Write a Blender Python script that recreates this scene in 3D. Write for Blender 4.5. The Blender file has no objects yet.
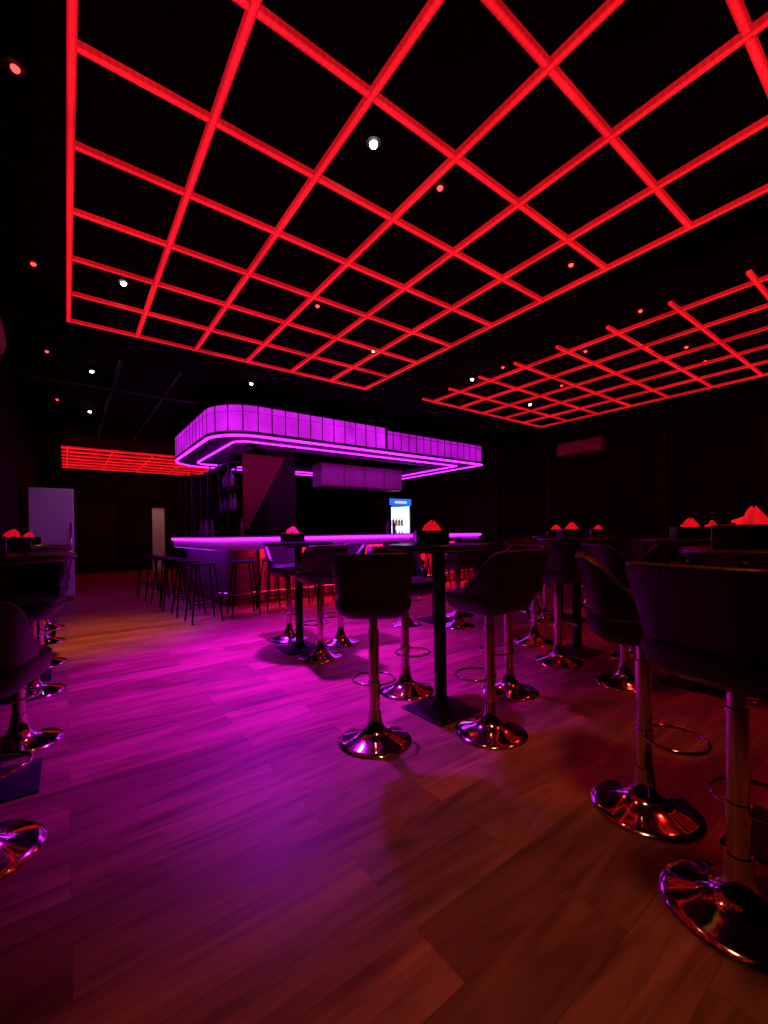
import bpy, bmesh, math, random
from mathutils import Vector, Matrix
random.seed(4)
S=bpy.context.scene
S.view_settings.view_transform='Standard'
COL=S.collection
# ---------------------------------------------------------------- materials
def mat(name,col,rough=.5,metal=0,emi=None,es=0,noise=0,bump=0,nscale=8,coat=0,evar=0,escale=5,spec=None):
    m=bpy.data.materials.new(name); m.use_nodes=True
    nt=m.node_tree; p=nt.nodes['Principled BSDF']
    p.inputs['Base Color'].default_value=(*col,1); p.inputs['Roughness'].default_value=rough
    p.inputs['Metallic'].default_value=metal
    if spec is not None: p.inputs['Specular IOR Level'].default_value=spec
    if coat: p.inputs['Coat Weight'].default_value=coat
    tc=nt.nodes.new('ShaderNodeTexCoord')
    if emi:
        p.inputs['Emission Color'].default_value=(*emi,1); p.inputs['Emission Strength'].default_value=es
        if evar:
            n2=nt.nodes.new('ShaderNodeTexNoise'); n2.inputs['Scale'].default_value=escale; n2.inputs['Detail'].default_value=3
            mr=nt.nodes.new('ShaderNodeMapRange'); mr.inputs[1].default_value=.3; mr.inputs[2].default_value=.7
            mr.inputs[3].default_value=es*(1-evar); mr.inputs[4].default_value=es*(1+evar)
            nt.links.new(tc.outputs['Object'],n2.inputs['Vector']); nt.links.new(n2.outputs['Fac'],mr.inputs[0])
            nt.links.new(mr.outputs[0],p.inputs['Emission Strength'])
    if noise or bump:
        n=nt.nodes.new('ShaderNodeTexNoise')
        n.inputs['Scale'].default_value=nscale; n.inputs['Detail'].default_value=6
        nt.links.new(tc.outputs['Object'],n.inputs['Vector'])
        if noise:
            mx=nt.nodes.new('ShaderNodeMix'); mx.data_type='RGBA'
            mx.inputs[6].default_value=(*[c*(1-noise) for c in col],1)
            mx.inputs[7].default_value=(*[min(1,c*(1+noise)) for c in col],1)
            nt.links.new(n.outputs['Fac'],mx.inputs[0]); nt.links.new(mx.outputs[2],p.inputs['Base Color'])
        if bump:
            b=nt.nodes.new('ShaderNodeBump'); b.inputs['Strength'].default_value=bump; b.inputs['Distance'].default_value=.01
            nt.links.new(n.outputs['Fac'],b.inputs['Height']); nt.links.new(b.outputs['Normal'],p.inputs['Normal'])
    return m
def led_mat(name,axis,es):
    """red diffuser channel: brighter core, darker lips, faint LED dots, uneven along its length"""
    m=mat(name,(.2,.01,.01),.5,emi=(1,.008,.015),es=es)
    nt=m.node_tree; N=nt.nodes.new; L=nt.links.new; p=nt.nodes['Principled BSDF']
    tc=N('ShaderNodeTexCoord'); sx=N('ShaderNodeSeparateXYZ'); L(tc.outputs['Generated'],sx.inputs[0])
    a=N('ShaderNodeMath'); a.operation='SUBTRACT'; a.inputs[1].default_value=.5; L(sx.outputs[axis],a.inputs[0])
    b=N('ShaderNodeMath'); b.operation='ABSOLUTE'; L(a.outputs[0],b.inputs[0])
    mr=N('ShaderNodeMapRange'); mr.inputs[1].default_value=.12; mr.inputs[2].default_value=.46; mr.inputs[3].default_value=1.22*es; mr.inputs[4].default_value=.48*es
    L(b.outputs[0],mr.inputs[0])
    n=N('ShaderNodeTexNoise'); n.inputs['Scale'].default_value=1.6; n.inputs['Detail'].default_value=2; L(tc.outputs['Object'],n.inputs['Vector'])
    m2=N('ShaderNodeMapRange'); m2.inputs[1].default_value=.3; m2.inputs[2].default_value=.7; m2.inputs[3].default_value=.64; m2.inputs[4].default_value=1.25
    L(n.outputs['Fac'],m2.inputs[0])
    so=N('ShaderNodeSeparateXYZ'); L(tc.outputs['Object'],so.inputs[0])
    w=N('ShaderNodeMath'); w.operation='MULTIPLY'; w.inputs[1].default_value=2*math.pi/.033; L(so.outputs[1-axis],w.inputs[0])
    si=N('ShaderNodeMath'); si.operation='SINE'; L(w.outputs[0],si.inputs[0])
    m3=N('ShaderNodeMapRange'); m3.inputs[1].default_value=-1; m3.inputs[2].default_value=1; m3.inputs[3].default_value=.88; m3.inputs[4].default_value=1.09
    L(si.outputs[0],m3.inputs[0])
    k=N('ShaderNodeMath'); k.operation='MULTIPLY'; L(mr.outputs[0],k.inputs[0]); L(m2.outputs[0],k.inputs[1])
    k2=N('ShaderNodeMath'); k2.operation='MULTIPLY'; L(k.outputs[0],k2.inputs[0]); L(m3.outputs[0],k2.inputs[1])
    L(k2.outputs[0],p.inputs['Emission Strength'])
    return m
def floor_mat():
    m=bpy.data.materials.new('wood_plank_floor'); m.use_nodes=True
    nt=m.node_tree; N=nt.nodes.new; L=nt.links.new; p=nt.nodes['Principled BSDF']
    tc=N('ShaderNodeTexCoord')
    br=N('ShaderNodeTexBrick'); br.inputs['Scale'].default_value=1; br.inputs['Brick Width'].default_value=1.25
    br.inputs['Row Height'].default_value=.185; br.inputs['Mortar Size'].default_value=.001
    br.inputs['Mortar Smooth'].default_value=.4
    br.inputs['Color1'].default_value=(.0,.0,.0,1); br.inputs['Color2'].default_value=(1,1,1,1)
    br.inputs['Mortar'].default_value=(0,0,0,1); br.offset=.37; br.inputs['Bias'].default_value=0
    L(tc.outputs['Object'],br.inputs['Vector'])
    mp=N('ShaderNodeMapping'); mp.inputs['Scale'].default_value=(.9,6.5,1)
    L(tc.outputs['Object'],mp.inputs['Vector'])
    add=N('ShaderNodeVectorMath'); add.operation='ADD'
    sc=N('ShaderNodeVectorMath'); sc.operation='SCALE'; sc.inputs['Scale'].default_value=37
    L(br.outputs['Color'],sc.inputs[0]); L(mp.outputs[0],add.inputs[0]); L(sc.outputs[0],add.inputs[1])
    n=N('ShaderNodeTexNoise'); n.inputs['Scale'].default_value=1.3; n.inputs['Detail'].default_value=7; n.inputs['Distortion'].default_value=1.8
    L(add.outputs[0],n.inputs['Vector'])
    r=N('ShaderNodeValToRGB'); r.color_ramp.elements[0].position=.28; r.color_ramp.elements[0].color=(.15,.058,.033,1)
    r.color_ramp.elements[1].position=.72; r.color_ramp.elements[1].color=(.48,.22,.13,1)
    L(n.outputs['Fac'],r.inputs[0])
    mr=N('ShaderNodeMapRange'); mr.inputs[1].default_value=0; mr.inputs[2].default_value=1; mr.inputs[3].default_value=.64; mr.inputs[4].default_value=1.18
    L(br.outputs['Color'],mr.inputs[0])
    mul=N('ShaderNodeVectorMath'); mul.operation='SCALE'
    L(r.outputs[0],mul.inputs[0]); L(mr.outputs[0],mul.inputs['Scale'])
    mx=N('ShaderNodeMix'); mx.data_type='RGBA'; mx.inputs[7].default_value=(.10,.04,.022,1)
    L(br.outputs['Fac'],mx.inputs[0]); L(mul.outputs[0],mx.inputs[6]); L(mx.outputs[2],p.inputs['Base Color'])
    rr=N('ShaderNodeMapRange'); rr.inputs[3].default_value=.34; rr.inputs[4].default_value=.5
    L(n.outputs['Fac'],rr.inputs[0]); L(rr.outputs[0],p.inputs['Roughness'])
    p.inputs['Specular IOR Level'].default_value=.32
    b=N('ShaderNodeBump'); b.inputs['Strength'].default_value=.2; b.inputs['Distance'].default_value=.003
    L(n.outputs['Fac'],b.inputs['Height']); L(b.outputs['Normal'],p.inputs['Normal'])
    return m
M={}
M['floor']=floor_mat()
M['ceil']=mat('black_ceiling_paint',(.004,.002,.002),.95,noise=.3,spec=.05)
M['wall']=mat('dark_wall_paint',(.016,.003,.003),.9,noise=.3,nscale=3,spec=.08)
M['trim']=mat('dark_trim',(.03,.004,.004),.8,noise=.2,spec=.1)
M['redx']=led_mat('red_led_channel',0,1.08)
M['redy']=led_mat('red_led_cross_channel',1,1.08)
M['purple']=mat('violet_led',(.3,.05,.4),.5,emi=(.60,.014,1),es=4.6)
M['panel']=mat('magenta_light_panel',(.2,.01,.2),.35,emi=(.64,.010,.80),es=1.0,evar=.3,escale=2.2)
M['panel2']=mat('dim_magenta_light_panel',(.2,.01,.2),.35,emi=(.54,.006,.66),es=.84,evar=.3,escale=2.2)
M['mull']=mat('violet_tinted_mullion',(.05,.01,.05),.5,noise=.2)
M['black']=mat('black_powder_coat',(.008,.007,.007),.6,0,noise=.2,spec=.2)
M['leather']=mat('black_leather',(.020,.011,.012),.42,bump=.25,nscale=90)
M['chrome']=mat('polished_chrome',(.72,.60,.62),.09,1,noise=.03)
M['tabletop']=mat('dark_laminate',(.025,.015,.015),.28,noise=.4,nscale=20)
M['tissue']=mat('red_light_painted_paper',(.8,.03,.05),.8,emi=(1,.006,.02),es=.5,noise=.05)  # red ceiling light on pale tissue, put into colour and emission
M['boxblack']=mat('black_acrylic',(.01,.01,.01),.2,noise=.2)
M['fascia']=mat('counter_fascia',(.75,.68,.75),.4,noise=.15)
M['soffit']=mat('canopy_soffit',(.16,.11,.18),.5,noise=.15)
M['barfront']=mat('stained_bar_wood',(.17,.10,.12),.5,noise=.3)
M['slat']=mat('slat_red_light_tint',(.38,.13,.13),.45,noise=.3)  # red glow on the dark wood slats is put into their colour
M['stonetop']=mat('polished_countertop',(.16,.12,.16),.2,noise=.3,nscale=15)
M['white']=mat('white_enamel',(.7,.65,.7),.35,noise=.05)
M['acwhite']=mat('plastic_red_light_tint',(.35,.12,.10),.5,noise=.05,spec=.2)  # red light on the white casing is put into the base colour
M['cab']=mat('veneer_cabinet',(.22,.10,.11),.5,noise=.3)
M['concrete']=mat('painted_concrete',(.035,.018,.02),.8,noise=.3,spec=.1)
M['wing']=mat('panel_red_light_tint',(.26,.07,.05),.7,noise=.2,spec=.1)  # reddish light on the panel is put into its colour
M['lensw']=mat('white_lamp_lens',(.9,.9,.9),.3,emi=(1,.86,.8),es=14,noise=.01)
M['lensr']=mat('red_lamp_lens',(.9,.05,.05),.3,emi=(1,.03,.03),es=6,noise=.01)
M['cool']=mat('lit_cooler_interior',(.7,.8,.9),.4,emi=(.50,.8,1),es=1.1,evar=.1,escale=9)
M['blue']=mat('blue_sign_face',(.02,.1,.5),.4,emi=(.02,.16,.9),es=1.1,noise=.05)
M['signw']=mat('white_sign_print',(.9,.9,.9),.4,emi=(1,1,1),es=.7,noise=.02)
M['glassy']=mat('clear_bottle_glass',(.45,.4,.55),.1,noise=.2)
M['bottle2']=mat('amber_bottle_glass',(.35,.12,.05),.1,noise=.2,emi=(.5,.2,.08),es=.15)
M['duct']=mat('blackened_metal',(.04,.03,.035),.5,.4,noise=.2)
# ---------------------------------------------------------------- mesh helpers
def new_mesh(name,verts,faces,m,smooth=False):
    me=bpy.data.meshes.new(name); me.from_pydata([tuple(v) for v in verts],[],faces)
    bm=bmesh.new(); bm.from_mesh(me); bmesh.ops.recalc_face_normals(bm,faces=bm.faces); bm.to_mesh(me); bm.free()
    me.materials.append(m)
    if smooth:
        for p in me.polygons: p.use_smooth=True
    return me
def join(parts):
    V=[];F=[]
    for v,f in parts:
        o=len(V); V+=list(v); F+=[tuple(i+o for i in q) for q in f]
    return V,F
def box(x0,x1,y0,y1,z0,z1):
    v=[(x,y,z) for z in(z0,z1) for y in(y0,y1) for x in(x0,x1)]
    return v,[(0,1,3,2),(4,6,7,5),(0,4,5,1),(2,3,7,6),(0,2,6,4),(1,5,7,3)]
def lathe(prof,n=40,c=(0,0)):
    V=[];F=[]
    for r,z in prof:
        for i in range(n):
            a=2*math.pi*i/n; V.append((c[0]+r*math.cos(a),c[1]+r*math.sin(a),z))
    for j in range(len(prof)-1):
        for i in range(n):
            k=(i+1)%n; F.append((j*n+i,j*n+k,(j+1)*n+k,(j+1)*n+i))
    F.append(tuple(range(n))); F.append(tuple((len(prof)-1)*n+i for i in range(n)))
    return V,F
def tube(pts,r,closed=False,n=10):
    P=[Vector(p) for p in pts]; V=[];F=[]; m=len(P)
    for i,p in enumerate(P):
        a=P[(i-1)%m] if (closed or i>0) else p; b=P[(i+1)%m] if (closed or i<m-1) else p
        t=(b-a).normalized(); up=Vector((0,0,1)) if abs(t.z)<.9 else Vector((1,0,0))
        s=t.cross(up).normalized(); q=s.cross(t)
        for k in range(n):
            an=2*math.pi*k/n; V.append(p+s*(r*math.cos(an))+q*(r*math.sin(an)))
    for i in range(m if closed else m-1):
        j=(i+1)%m
        for k in range(n):
            l=(k+1)%n; F.append((i*n+k,i*n+l,j*n+l,j*n+k))
    if not closed:
        F.append(tuple(range(n))); F.append(tuple((m-1)*n+i for i in range(n)))
    return V,F
def sweep(path,a,b,z0,z1,closed=False):
    m=len(path); V=[];F=[]
    for i in range(m):
        p=Vector(path[i]); pr=Vector(path[(i-1)%m]) if (closed or i>0) else None
        nx=Vector(path[(i+1)%m]) if (closed or i<m-1) else None
        d=[]
        if pr is not None: d.append((p-pr).normalized())
        if nx is not None: d.append((nx-p).normalized())
        ns=[Vector((-q.y,q.x)) for q in d]
        nn=sum(ns,Vector((0,0))).normalized(); k=1/max(.3,nn.dot(ns[0]))
        A=p+nn*a*k; B=p+nn*b*k
        V+=[(A.x,A.y,z0),(B.x,B.y,z0),(B.x,B.y,z1),(A.x,A.y,z1)]
    for i in range(m if closed else m-1):
        j=(i+1)%m
        for k in range(4):
            l=(k+1)%4; F.append((i*4+k,i*4+l,j*4+l,j*4+k))
    if not closed: F+= [(0,1,2,3),tuple((m-1)*4+i for i in(3,2,1,0))]
    return V,F
def obj(name,geo,m,parent=None,smooth=False,loc=None,bevel=0,label=None):
    me=new_mesh(name,geo[0],geo[1],m,smooth); o=bpy.data.objects.new(name,me); COL.objects.link(o)
    if parent: o.parent=parent
    if loc: o.location=loc
    if bevel:
        md=o.modifiers.new('bevel','BEVEL'); md.width=bevel; md.segments=2; md.limit_method='ANGLE'
    if smooth and not bevel:
        try: me.set_sharp_from_angle(angle=math.radians(40))
        except Exception: pass
    if label: o['label']=label
    return o
def empty(name,loc,label,cat,group=None,rot=0):
    e=bpy.data.objects.new(name,None); COL.objects.link(e); e.location=loc; e.rotation_euler=(0,0,rot); e.empty_display_size=.1
    e['label']=label; e['category']=cat
    if group: e['group']=group
    return e
def struct(name,geo,m):
    o=obj(name,geo,m); o['kind']='structure'; return o
def duplicate(root,loc,rot=0,label=None,group=None,scale=None):
    r=root.copy(); COL.objects.link(r); r.location=loc; r.rotation_euler=(0,0,rot)
    if scale: r.scale=(scale,)*3
    if label:r['label']=label
    if group:r['group']=group
    for c in root.children:
        k=c.copy(); COL.objects.link(k); k.parent=r; k.matrix_parent_inverse=c.matrix_parent_inverse.copy()
    return r
# ---------------------------------------------------------------- camera
CAMZ=1.13; F=425.0; YAW=math.radians(-36.8); ROLL=math.radians(-.86)
cd=bpy.data.cameras.new('camera'); cam=bpy.data.objects.new('camera',cd); COL.objects.link(cam)
cd.sensor_fit='VERTICAL'; cd.sensor_height=36; cd.lens=F/1024*36; cd.shift_y=21/1024; cd.clip_start=.02
cam.matrix_world=Matrix.Translation((0,0,CAMZ))@Matrix.Rotation(YAW,4,'Z')@Matrix.Rotation(math.pi/2,4,'X')@Matrix.Rotation(ROLL,4,'Z')
S.camera=cam
# ---------------------------------------------------------------- room
XL,XR,YN,YB,ZC=-.64,9.1,-2.2,16.3,3.45
struct('floor',box(XL,XR,YN,YB,-.1,0),M['floor'])
struct('ceiling',box(XL,XR,YN,YB,ZC,ZC+.1),M['ceil'])
struct('wall_left',box(XL-.1,XL,YN,YB,0,ZC),M['wall'])
struct('wall_right',box(XR,XR+.1,YN,YB,0,ZC),M['wall'])
struct('wall_back',box(XL-.1,XR+.1,YB,YB+.1,0,ZC),M['wall'])
struct('wall_near',box(XL-.1,XR+.1,YN-.1,YN,0,ZC),M['wall'])
struct('baseboard_right',box(XR-.02,XR,YN,YB,0,.12),M['trim'])
struct('baseboard_back',box(XL,XR-.02,YB-.02,YB,0,.12),M['trim'])
for i,y in enumerate((.2,1.7,3.2,5.6,7.1)):
    struct('trim_%d'%(i+1),box(XR-.06,XR-.021,y,y+.12,0.0,ZC),M['trim'])
struct('door_1',box(2.35,2.72,YB-.06,YB-.021,0,2.1),mat('pale_door',(.6,.6,.45),.5,noise=.1))
struct('door_2',box(.3,1.2,YB-.06,YB-.021,0,2.1),M['trim'])
struct('trim_6',join([box(1.2,1.28,YB-.08,YB-.021,0,2.2),box(.22,.3,YB-.08,YB-.021,0,2.2),box(.3,1.2,YB-.08,YB-.021,2.1,2.2)]),M['concrete'])
# ---------------------------------------------------------------- ceiling light grids
def grid(label,xs,ys,x0,x1,y0,y1,z,loc,w=.0185,wx=None):
    e=empty('ceiling_light_grid',loc,label,'ceiling light')
    ox,oy=loc[0],loc[1]; wx=wx or w
    for x in xs:
        obj('light_bar',box(x-ox-wx,x-ox+wx,y0-oy-w,y1-oy+w,0,.03),M['redx'],e)
    for y in ys:
        obj('light_bar',box(x0-ox-w,x1-ox+w,y-oy-w,y-oy+w,.002,.028),M['redy'],e)
    for x in (xs[0],xs[len(xs)//2],xs[-1]):
        for y in (ys[0],ys[-1]):
            obj('hanger_rod',lathe([(.005,.03),(.005,ZC-z)],8,(x-ox,y-oy)),M['black'],e)
    return e
ZG=3.23
grid('large red glowing square lattice hung below the black ceiling',[.045+.580*i for i in range(7)],[5.12-.577*i for i in range(10)],.045,3.525,5.12-5.193,5.12,ZG,(1.8,2.25,ZG))
grid('red glowing lattice with open bar ends near the side wall',[7.78-.6*i for i in range(6)],[5.0-.573*i for i in range(10)],4.57,7.78,5.0-5.157,5.0,ZG,(6.2,2.4,ZG))
grid('distant red glowing lattice above the rear seating area',[.05+.9*i for i in range(5)],[12.4+.57*i for i in range(7)],.05,3.65,12.4,12.4+3.42,ZG,(1.8,14.1,ZG),.12,.015)
# ---------------------------------------------------------------- bar canopy
def outline(x0,x1,y0,y1,r,n=10):
    P=[(x1,y0)]
    for i in range(n+1):
        a=-math.pi/2-(math.pi/2)*i/n; P.append((x0+r+r*math.cos(a),y0+r+r*math.sin(a)))
    for i in range(n+1):
        a=math.pi-(math.pi/2)*i/n; P.append((x0+r+r*math.cos(a),y1-r+r*math.sin(a)))
    P.append((x1,y1)); return P
def resample(P):
    segs=[]; L=0
    for a,b in zip(P[:-1],P[1:]):
        l=(Vector(b)-Vector(a)).length; segs.append((L,l,Vector(a),Vector(b))); L+=l
    def at(s):
        for (st,l,a,b) in segs:
            if s<=st+l+1e-9: return a.lerp(b,(s-st)/l)
        return Vector(P[-1])
    return at,L
CX,CY=4.9,8.0
def shift(P): return [(p[0]-CX,p[1]-CY) for p in P]
can=empty('bar_canopy',(CX,CY,2.68),'black canopy with rounded corner, glowing magenta panels and violet strips','canopy')
Y1=10.2
CO=shift(outline(1.84,7.84,6.6,Y1,.65))
obj('canopy_body',sweep(CO,-.12,-.03,.04,.50,True),M['black'],can)
obj('soffit',sweep(CO,-.9,-.0,.02,.06,True),M['soffit'],can)
obj('canopy_rim',join([sweep(CO,-.03,.02,.495,.52,True),sweep(CO,-.03,.02,.06,.085,True)]),M['black'],can)
obj('led_strip',sweep(CO,-.02,.012,.0,.032,True),M['purple'],can)
obj('led_strip',sweep(CO,-.43,-.405,-.003,.019,True),M['purple'],can)
at,L=resample(CO)
Lsplit=7.84-5.0
def pan(s0,s1,m,off,z0=.09,z1=.49):
    k=4; path=[tuple(at(s0+(s1-s0)*i/k)) for i in range(k+1)]
    obj('light_panel',sweep(path,-.025,off,z0,z1),m,can)
bars=[]
def mull(s,off):
    bars.append(sweep([tuple(at(max(0,s-.009))),tuple(at(s+.009))],-.028,off,.085,.495))
n1=14
for i in range(n1):
    pan(i*Lsplit/n1+.008,(i+1)*Lsplit/n1-.008,M['panel2'],-.008,.09,.45); mull(i*Lsplit/n1,-.003)
n2=int((L-Lsplit)/.23)
for i in range(n2):
    s0=Lsplit+i*(L-Lsplit)/n2; s1=Lsplit+(i+1)*(L-Lsplit)/n2
    if s0<10.6: pan(s0+.008,s1-.008,M['panel'],.008); mull(s0,.013)
mull(Lsplit-.03,.03)
bars.append(sweep(CO,-.02,.011,.387,.392,False))
obj('mullions',join(bars),M['mull'],can)
for x in (2.6,5,7.4):
    for y in (6.9,Y1-.35):
        obj('hanger_rod',lathe([(.012,.06),(.012,ZC-2.68)],8,(x-CX,y-CY)),M['black'],can)
# ---------------------------------------------------------------- bar counter
bar=empty('bar_counter',(CX,CY,0),'island bar counter with violet edge strip and dark slatted front','bar counter')
BO=shift(outline(1.80,7.7,6.6,Y1,.45))
obj('countertop',sweep(BO,-.6,0,1.09,1.115,True),M['stonetop'],bar)
obj('led_strip',sweep(BO,-.01,.034,1.046,1.089,True),M['purple'],bar)
obj('counter_fascia',sweep(BO,-.05,-.008,.90,1.089,True),M['fascia'],bar)
obj('bar_front',sweep(BO,-.35,-.25,0,1.089,True),M['barfront'],bar)
obj('led_strip',sweep([(7.5-CX,6.6-CY),(2.6-CX,6.6-CY)],-.12,-.08,.955,.975),mat('added_red_slat_glow',(.3,.02,.02),.5,emi=(1,.01,.13),es=65,noise=.02),bar)  # added red strip, hidden behind the fascia, to light the slats
atb,LB=resample(BO)
slats=[]
for i in range(int((7.7-2.4)/.17)):
    p=atb(i*.17); q=atb(i*.17+.06)
    slats.append(sweep([tuple(p),tuple(q)],-.25,-.195,.06,.90))
obj('front_slats',join(slats),M['slat'],bar)
obj('foot_rail',tube([(p[0],p[1],.2) for p in shift(outline(1.97,7.6,6.73,Y1-.15,.35))],.02,True),M['chrome'],bar)
struct('trim_7',box(3.2,3.8,8.1,8.7,0,ZC),M['concrete'])
struct('trim_8',([(2.70,8.03,2.68),(3.55,8.03,2.68),(2.78,8.03,1.25),(2.70,8.03,1.25),(2.70,8.09,2.68),(3.55,8.09,2.68),(2.78,8.09,1.25),(2.70,8.09,1.25)],[(0,1,2,3),(7,6,5,4),(0,4,5,1),(1,5,6,2),(2,6,7,3),(3,7,4,0)]),M['wing'])  # added wedge, its outline and colour stand for a red-lit patch
hc=empty('hanging_cabinet',(5.45,8.2,2.15),'veneered cabinet hung under the bar canopy','cabinet')
obj('body',box(-1.1,1.1,-.2,.2,0,.5),M['cab'],hc)
for i in range(4): obj('door',box(-1.09+.55*i,-.57+.55*i,-.22,-.201,.02,.48),M['cab'],hc,bevel=.004)
for s in(-.9,.9): obj('hanger_rod',lathe([(.01,.5),(.01,ZC-2.15)],8,(s,0)),M['black'],hc)
FX=7.06
fr=empty('display_cooler',(FX,9.0,0),'upright glass-door drinks cooler with lit blue header','refrigerator')
obj('body',join([box(-.37,-.33,-.3,.3,0,2.03),box(.33,.37,-.3,.3,0,2.03),box(-.33,.33,.26,.3,0,2.03),box(-.33,.33,-.3,.26,0,.2),box(-.33,.33,-.3,.26,1.84,2.03)]),M['black'],fr)
obj('interior_panel',join([box(-.33,.33,.24,.259,.2,1.84),box(-.329,-.315,-.28,.24,.2,1.84),box(.315,.329,-.28,.24,.2,1.84)]),M['cool'],fr)
obj('header_sign',box(-.36,.36,-.32,-.301,1.85,2.02),M['blue'],fr)
obj('header_print',box(-.2,.2,-.324,-.321,1.90,1.96),M['signw'],fr)
for z in (.6,.95,1.3,1.6): obj('shelf',box(-.31,.31,-.25,.239,z,z+.012),M['signw'],fr)
obj('door_frame',join([box(-.37,-.33,-.33,-.301,.2,1.84),box(.33,.37,-.33,-.301,.2,1.84)]),M['black'],fr)
# bottles
def bottle(loc,m,label,group,h=1):
    o=obj('bottle',lathe([(.034,0),(.037,.01*h),(.037,.17*h),(.03,.2*h),(.014,.23*h),(.013,.28*h),(.016,.285*h),(.016,.30*h)],16),m,None,True,loc=loc)
    o['label']=label;o['category']='bottle';o['group']=group
    return o
bp=bottle((FX-.25,8.95,1.313),M['bottle2'],'amber bottle on a lit cooler shelf','bottles in the cooler',.8)
for z in (1.313,.963):
    for i in range(6):
        if z==1.313 and i==0: continue
        k=bp.copy(); COL.objects.link(k); k.location=(FX-.25+.1*i,8.95,z)
def rack(loc,label):
    e=empty('shelving_rack',loc,label,'shelf rack','metal racks behind the bar')
    for x in(-.17,.17):
        for y in(-.62,0,.62): obj('post',box(x-.014,x+.014,y-.014,y+.014,0,2.6),M['duct'],e)
    for z in(1.15,1.6,2.05,2.5): obj('shelf',box(-.155,.155,-.6,.6,z,z+.02),M['duct'],e)
    return e
r1=rack((2.62,8.75,0),'tall open black metal bottle rack behind the counter')
duplicate(r1,(2.45,10.9,0))
bq=bottle((2.6,8.25,1.621),M['glassy'],'liquor bottle on the open metal rack','bottles on the metal rack')
for (yb,zb) in [(8.38,1.621),(8.5,1.621),(8.85,1.621),(9.1,1.621),(8.25,2.071),(8.4,2.071),(8.85,2.071),(9.0,2.071)]:
    k=bq.copy(); COL.objects.link(k); k.location=(2.6+random.uniform(-.05,.05),yb,zb)
bc=bottle((2.05,8.2,1.116),M['glassy'],'violet-lit bottle standing on the countertop','bottles on the counter')
for x,y in [(2.1,8.35),(2.05,8.5),(2.12,8.75),(2.08,7.9),(2.3,6.95),(5.3,6.95),(5.5,7.0)]:
    k=bc.copy(); COL.objects.link(k); k.location=(x,y,1.116)
def pipe(pts,r):
    o=obj('ceiling_pipe',tube(pts,r,n=12),M['duct'],None,True)
    o['label']='thin blackened pipe running under the dark ceiling'; o['category']='pipe'; o['group']='ceiling pipes'
pipe([(.6,6.4,ZC-.026),(.6,8.5,ZC-.026),(.6,11.5,ZC-.026)],.025)
pipe([(1.3,6.4,ZC-.026),(1.3,8.5,ZC-.026),(1.3,11.5,ZC-.026)],.025)
pipe([(-.5,7.6,ZC-.08),(1.0,7.6,ZC-.08),(3.5,7.6,ZC-.08)],.025)
# ---------------------------------------------------------------- furniture prototypes
def stool(loc,rot,label,group,drop=0):
    e=empty('bar_stool',loc,label,'bar stool',group,rot)
    obj('base',lathe([(.198,0),(.200,.006),(.196,.011),(.175,.018),(.145,.027),(.11,.038),(.08,.051),(.058,.068),(.045,.092),(.038,.125),(.034,.17)],64),M['chrome'],e,True)
    obj('pole',lathe([(.029,.165),(.029,.60-drop),(.024,.605-drop),(.024,.70-drop)],24),M['chrome'],e,True)
    fz=.30-drop*.3
    ring=[(.12*math.sin(a),.105-.11*math.cos(a),fz) for a in [2*math.pi*i/32 for i in range(32)]]
    obj('footrest',join([tube(ring,.0075,True),lathe([(.034,fz-.025),(.034,fz+.025)],20)]),M['chrome'],e,True)
    def sup(w,d,z,n=36,ex=4,cy=0):
        o=[]
        for i in range(n):
            a=2*math.pi*i/n;c,s=math.cos(a),math.sin(a)
            o.append((w*math.copysign(abs(c)**(2/ex),c),cy+d*math.copysign(abs(s)**(2/ex),s),z-drop))
        return o
    rings=[sup(.11,.11,.685),sup(.15,.15,.69),sup(.19,.19,.72),sup(.205,.205,.76),sup(.2,.2,.79),sup(.15,.15,.805),sup(.05,.05,.807)]
    V=sum(rings,[]);Fc=[];n=36
    for j in range(len(rings)-1):
        for i in range(n): k=(i+1)%n;Fc.append((j*n+i,j*n+k,(j+1)*n+k,(j+1)*n+i))
    Fc.append(tuple(range(n)));Fc.append(tuple((len(rings)-1)*n+i for i in range(n)))
    obj('seat',(V,Fc),M['leather'],e,True)
    V=[];Fc=[];na,nz=32,8; PM=98
    for side in(0,1):
        for j in range(nz+1):
            t=j/nz
            for i in range(na+1):
                ph=math.radians(-PM+2*PM*i/na); k=abs(ph)/math.radians(PM)
                q=min(1,max(0,(k-.42)/.5)); q=q*q*(3-2*q)
                top=1.03-.17*q
                z=.71+(top-.71)*t
                tt=(z-.71)/.32
                r=.175+.05*tt**.9-(.042 if side else 0)
                ex=4.5; c,s=math.sin(ph),-math.cos(ph)
                rr=1/((abs(c)**ex+abs(s)**ex)**(1/ex))
                V.append((r*rr*c,r*rr*s*.95-.035*tt,z-drop))
    m=(nz+1)*(na+1); w=na+1
    for sd in(0,1):
        for j in range(nz):
            for i in range(na): a=sd*m+j*w+i; Fc.append((a,a+1,a+w+1,a+w))
    for i in range(na):
        Fc.append((i,i+1,m+i+1,m+i)); a=nz*w+i; Fc.append((a,a+1,m+a+1,m+a))
    for j in range(nz):
        for i in(0,na): a=j*w+i; Fc.append((a,a+w,m+a+w,m+a))
    b=obj('backrest',(V,Fc),M['leather'],e,True)
    md=b.modifiers.new('bevel','BEVEL');md.width=.012;md.segments=3;md.limit_method='ANGLE'
    return e
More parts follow.
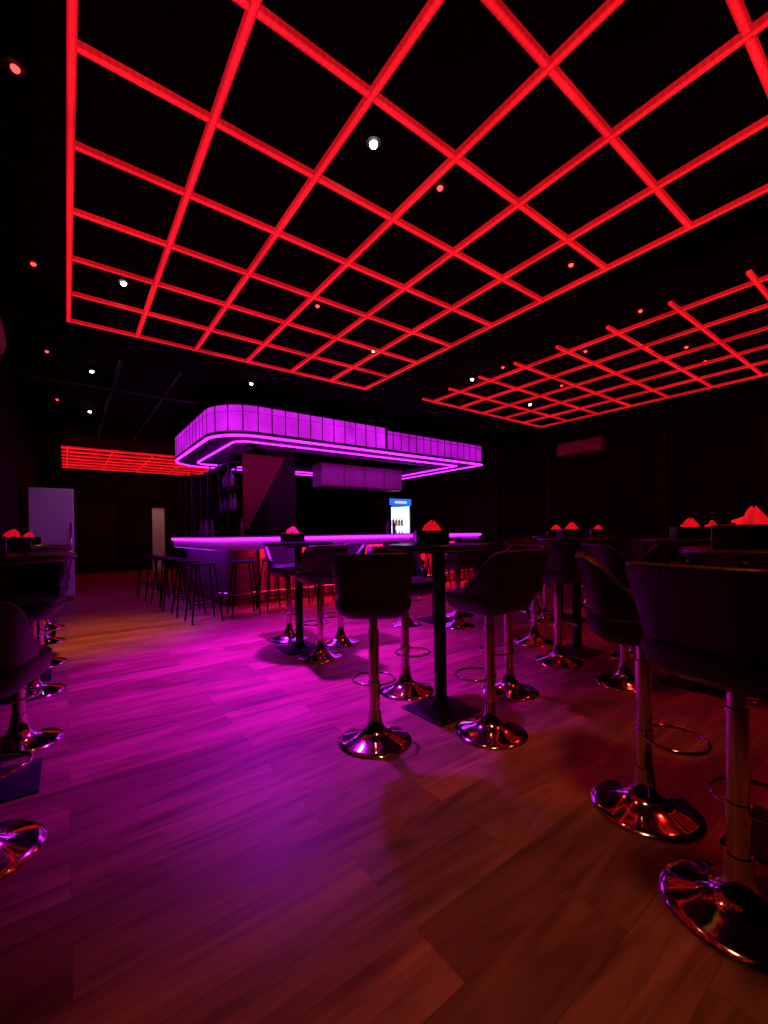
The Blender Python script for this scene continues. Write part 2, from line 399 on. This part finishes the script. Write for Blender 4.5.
def table(loc,label,group):
    e=empty('bar_table',loc,label,'table',group)
    obj('tabletop',lathe([(.30,1.02),(.33,1.025),(.335,1.035),(.335,1.048),(.33,1.055)],56),M['tabletop'],e,True)
    obj('column',join([lathe([(.038,.02),(.038,1.0)],24),lathe([(.12,1.0),(.12,1.02)],24),lathe([(.07,.02),(.05,.05),(.038,.06)],24)]),M['black'],e,True)
    h=.18;g=.06
    V=[(-h,-h,0),(h,-h,0),(h,h,0),(-h,h,0),(-h,-h,.010),(h,-h,.010),(h,h,.010),(-h,h,.010),(-g,-g,.026),(g,-g,.026),(g,g,.026),(-g,g,.026)]
    Fs=[(3,2,1,0),(0,1,5,4),(1,2,6,5),(2,3,7,6),(3,0,4,7),(4,5,9,8),(5,6,10,9),(6,7,11,10),(7,4,8,11),(8,9,10,11)]
    obj('base',(V,Fs),M['black'],e,bevel=.003)
    return e
def tissue_box(loc,rot,label,group):
    e=empty('tissue_box',loc,label,'tissue box',group,rot)
    obj('box_body',box(-.105,.105,-.06,.06,0,.085),M['boxblack'],e,bevel=.006)
    n=56;V=[];Fc=[];R=[(.045,.082),(.044,.095),(.034,.112),(.02,.128),(.006,.14)]
    rnd=random.Random(7); ph=[rnd.random()*6 for _ in range(6)]
    for j,(r,z) in enumerate(R):
        for i in range(n):
            a=2*math.pi*i/n
            f=1+.34*math.sin(3*a+ph[0]+j*.5)+.2*math.sin(7*a+ph[1]-j*.5)
            V.append((r*f*math.cos(a)*1.2+j*.004,r*f*math.sin(a)*.75,z+.012*math.sin(2*a+ph[2]+j)))
    for j in range(len(R)-1):
        for i in range(n): k=(i+1)%n;Fc.append((j*n+i,j*n+k,(j+1)*n+k,(j+1)*n+i))
    Fc.append(tuple((len(R)-1)*n+i for i in range(n)))
    obj('tissue',(V,Fc),M['tissue'],e,True,label='crumpled tissue with red light put into its colour and glow')
    return e
G1='padded bar stools around the high tables'
SL='black leather bucket bar stool with chrome pole and trumpet base'
tables=[((1.90,1.96),[(1.337,1.897),(1.90,1.565),(1.94,2.36),(2.50,1.89)]),
 ((1.84,3.88),[(1.85,3.47),(2.27,3.81),(1.92,4.30)]),
 ((2.04,.33),[(1.865,.755),(1.575,.385)]),
 ((3.65,1.12),[(3.27,1.45),(3.7,.67),(4.10,1.12)]),
 ((5.06,1.38),[(4.70,1.72),(5.0,.92)]),
 ((3.80,2.10),[(3.38,2.04),(3.78,2.54),(3.98,1.67)]),
 ((5.2,3.1),[(4.78,3.05),(5.2,2.65),(5.25,3.5)]),
 ((6.5,3.2),[(6.1,3.2),(6.5,2.78)]),
 ((3.8,4.0),[(3.76,3.57),(4.23,4.0),(3.35,4.05)]),
 ((-.29,2.62),[(-.22,3.08),(-.27,2.08)]),
 ((-.29,4.47),[(-.21,4.03),(-.2,4.9)]),
 ((-.29,6.35),[(-.22,5.9),(-.22,6.8)])]
ps=pt=pb=None
for (tx,ty),ss in tables:
    lab='round black bar table on a single black column'
    if pt is None: pt=table((tx,ty,0),lab,'round high tables')
    else: duplicate(pt,(tx,ty,0))
    bx=(tx-.05,ty+.02,1.056); br=YAW+random.uniform(-.3,.3)
    if abs(tx-2.04)<.001: bx=(1.955,.43,1.056)
    if pb is None: pb=tissue_box(bx,br,'black tissue box with a tissue tinted as if red-lit on a bar table','tissue boxes on the tables')
    else: duplicate(pb,bx,br)
    for (sx,sy) in ss:
        r=math.atan2(ty-sy,tx-sx)-math.pi/2+random.uniform(-.2,.2)
        if abs(sx-1.337)<.01: r=-.6
        if abs(sy-2.08)<.001:
            stool((sx,sy,0),r-.2,'lowered black leather bar stool with chrome trumpet base',G1,.10); continue
        if ps is None: ps=stool((sx,sy,0),r,SL,G1)
        else: duplicate(ps,(sx,sy,0),r)
def mstool(loc,rot):
    e=empty('counter_stool',loc,'backless black metal stool with splayed legs beside the bar','stool','metal stools along the bar',rot)
    obj('seat',lathe([(.15,.735),(.17,.745),(.17,.765),(.155,.775)],28),M['black'],e,True)
    for sx in(-1,1):
        for sy in(-1,1):
            obj('leg',tube([(sx*.11,sy*.11,.74),(sx*.19,sy*.19,0.0)],.012,n=8),M['black'],e,True)
    q=lambda z:.19-.08*z/.74
    obj('foot_ring',join([tube([(sx*q(.25),sy*q(.25),.25) for sx,sy in((-1,-1),(1,-1),(1,1),(-1,1))],.008,True,8)]),M['black'],e,True)
    return e
pm=None
for p in [(1.45,5.95),(1.4,6.6),(1.35,7.25),(1.35,7.9),(1.3,8.55),(1.25,9.2),(2.0,6.02),(2.47,6.07),(2.94,6.08),(3.41,6.1),(3.88,6.1),(4.4,6.1),(4.9,6.12),(5.4,6.12),(5.9,6.12),(6.45,6.12)]:
    r=random.uniform(-.2,.2)
    if pm is None: pm=mstool((p[0],p[1],0),r)
    else: duplicate(pm,(p[0],p[1],0),r)
fg=empty('upright_refrigerator',(-.2,9.9,0),'tall white upright refrigerator against the side wall','refrigerator')
obj('body',box(-.32,.32,-.3,.35,.03,2.02),M['white'],fg,bevel=.01)
obj('door',box(-.315,.315,-.36,-.302,.08,2.0),M['white'],fg,bevel=.01)
obj('handle',tube([(.27,-.39,.9),(.27,-.39,1.4)],.012),M['chrome'],fg)
def ac(loc,rot,label):
    e=empty('air_conditioner',loc,label,'air conditioner','wall air conditioners',rot)
    prof=[(0,0),(-.16,.0),(-.21,.05),(-.235,.14),(-.22,.28),(-.19,.3),(0,.3)]
    V=[];n=len(prof)
    for x in(-.5,.5): V+=[(x,y,z) for y,z in prof]
    Fc=[tuple(range(n)),tuple(range(n,2*n))]+[(i,(i+1)%n,n+(i+1)%n,n+i) for i in range(n)]
    obj('body',(V,Fc),M['acwhite'],e,bevel=.01)
    obj('louver',box(-.42,.42,-.205,-.17,-.012,.012),M['trim'],e)
ac((XR-.001,4.82,2.78),-math.pi/2,'white split air conditioner tinted red on the dark wall')
ac((XL+.001,4.55,2.72),math.pi/2,'white split air conditioner in shadow high on the wall')
# ---------------------------------------------------------------- downlights
out=[(1.47,2.01,'w'),(2.01,2.01,'r'),(2.04,3.78,'r'),(3.12,4.32,'w'),(.44,4.44,'w'),(-.17,2.7,'r'),(-.19,4.55,'r'),(-.16,6.6,'r'),(.31,7.05,'w'),(.37,9.33,'w'),(-.09,8.81,'r'),(3.5,1.94,'r'),(4.83,1.93,'r'),(4.89,4.28,'w'),(4.89,3.72,'r'),(6.27,3.66,'r'),(7.02,2.0,'r'),(2.26,6.3,'w'),(6.27,1.98,'r'),(6.73,4.54,'w'),(5.33,2.78,'r')]
def downlight(loc,k):
    e=empty('downlight',loc,'small round ceiling spotlight with '+('white' if k=='w' else 'red')+' lens','ceiling light','ceiling spotlights')
    obj('housing',lathe([(.045,0),(.045,-.035),(.03,-.035),(.03,-.02)],20),M['black'],e,True)
    R=.024 if k=='w' else .019
    obj('lens',lathe([(R*math.sin(a),-.04-R*math.cos(a)) for a in [.1+i*.185 for i in range(9)]],24),M['lensw' if k=='w' else 'lensr'],e,True)
    return e
pro={}
for (x,y,k) in out:
    if k not in pro: pro[k]=downlight((x,y,ZC),k)
    else: duplicate(pro[k],(x,y,ZC))
# ---------------------------------------------------------------- lights
def aim(o,tgt):
    o.rotation_euler=(Vector(tgt)-o.location).to_track_quat('-Z','Y').to_euler()
def area(loc,tgt,sx,sy,col,e,spread=180,spec=1):
    l=bpy.data.lights.new('lamp','AREA'); l.shape='RECTANGLE'; l.size=sx; l.size_y=sy; l.color=col; l.energy=e; l.spread=math.radians(spread); l.specular_factor=spec
    o=bpy.data.objects.new('lamp',l); COL.objects.link(o); o.location=loc; aim(o,tgt)
def spot(loc,tgt,col,e,ang=70,size=.05,blend=.9,spec=1):
    l=bpy.data.lights.new('spot','SPOT'); l.color=col; l.energy=e; l.spot_size=math.radians(ang); l.spot_blend=blend; l.shadow_soft_size=size; l.specular_factor=spec
    o=bpy.data.objects.new('spot',l); COL.objects.link(o); o.location=loc; aim(o,tgt)
V1=(.46,.004,1)
area((3.6,6.5,2.66),(3.6,4.9,.8),3.6,.08,V1,9,90,.3)
area((1.76,8.2,2.66),(.0,8.2,.6),2.6,.08,V1,6,100)
spot((2.3,6.2,2.7),(2.1,5.2,0),V1,340,70,.25,1,.2)  # added violet spots, here and below, to shape the purple floor pool
spot((1.75,4.1,3.2),(1.60,3.65,0),V1,2000,77,.08,1,.15)
# added under the counter edge to wash the slats and side front
area((5.15,6.575,.895),(5.15,6.9,.3),4.9,.02,(1,.01,.12),22)
area((1.775,8.3,.895),(2.1,8.3,.3),2.8,.02,(.4,.01,1),5)
# inside the bar island
area((4.6,7.3,2.6),(4.6,8.2,2.2),4.5,.08,(.6,.01,.8),8)
area((3.2,9.3,2.6),(3.2,9.0,0),1.5,.3,(.5,.02,1),14)
area((5.2,7.6,2.6),(5.2,7.7,0),3.0,.3,(.5,.02,1),14)
spot((2.3,7.2,1.9),(3.0,8.1,2.2),(1,.12,.08),2.5,90)  # added red spot aimed at the triangular panel
for (x,y,k) in out:
    if k=='w': spot((x,y,ZC-.09),(x,y,0),(1,.40,.12),4,spec=.3)
spot((.35,4.44,3.18),(.3,5.9,0),(1,.28,.05),420,48,.05,1,.2)
spot((2.5,14.9,3.15),(2.53,16.2,1.2),(1,.75,.5),24,40,.05,.5)  # added warm spot to brighten the pale door
spot((.5,8.3,ZC-.09),(-.2,9.6,1.2),(.85,.5,.95),11,50,.05,1)  # added lilac spot to lighten the upright refrigerator
spot((1.2,.5,3.18),(1.35,.72,0),(1,.28,.09),78,66,.15,1,.2)
spot((3.6,.3,ZC-.09),(2.8,1.1,0),(1,.02,.010),80,90,.08,1,.3)
spot((5.5,2.0,ZC-.09),(5.0,2.2,0),(1,.02,.012),75,120,.08,1,.3)
spot((3.4,4.6,ZC-.09),(2.6,3.0,.8),(1,.02,.012),50,80,.1,1,.3)
spot((7.2,4.8,ZC-.12),(9.1,4.8,2.85),(1,.01,.01),9,70,.05,1)
spot((6.8,1.8,2.9),(9.1,2.6,1.6),(1,.01,.01),14,120,.1,1)
w=bpy.data.worlds.new('world'); S.world=w; w.use_nodes=True
w.node_tree.nodes['Background'].inputs[0].default_value=(.02,.005,.01,1); w.node_tree.nodes['Background'].inputs[1].default_value=.05
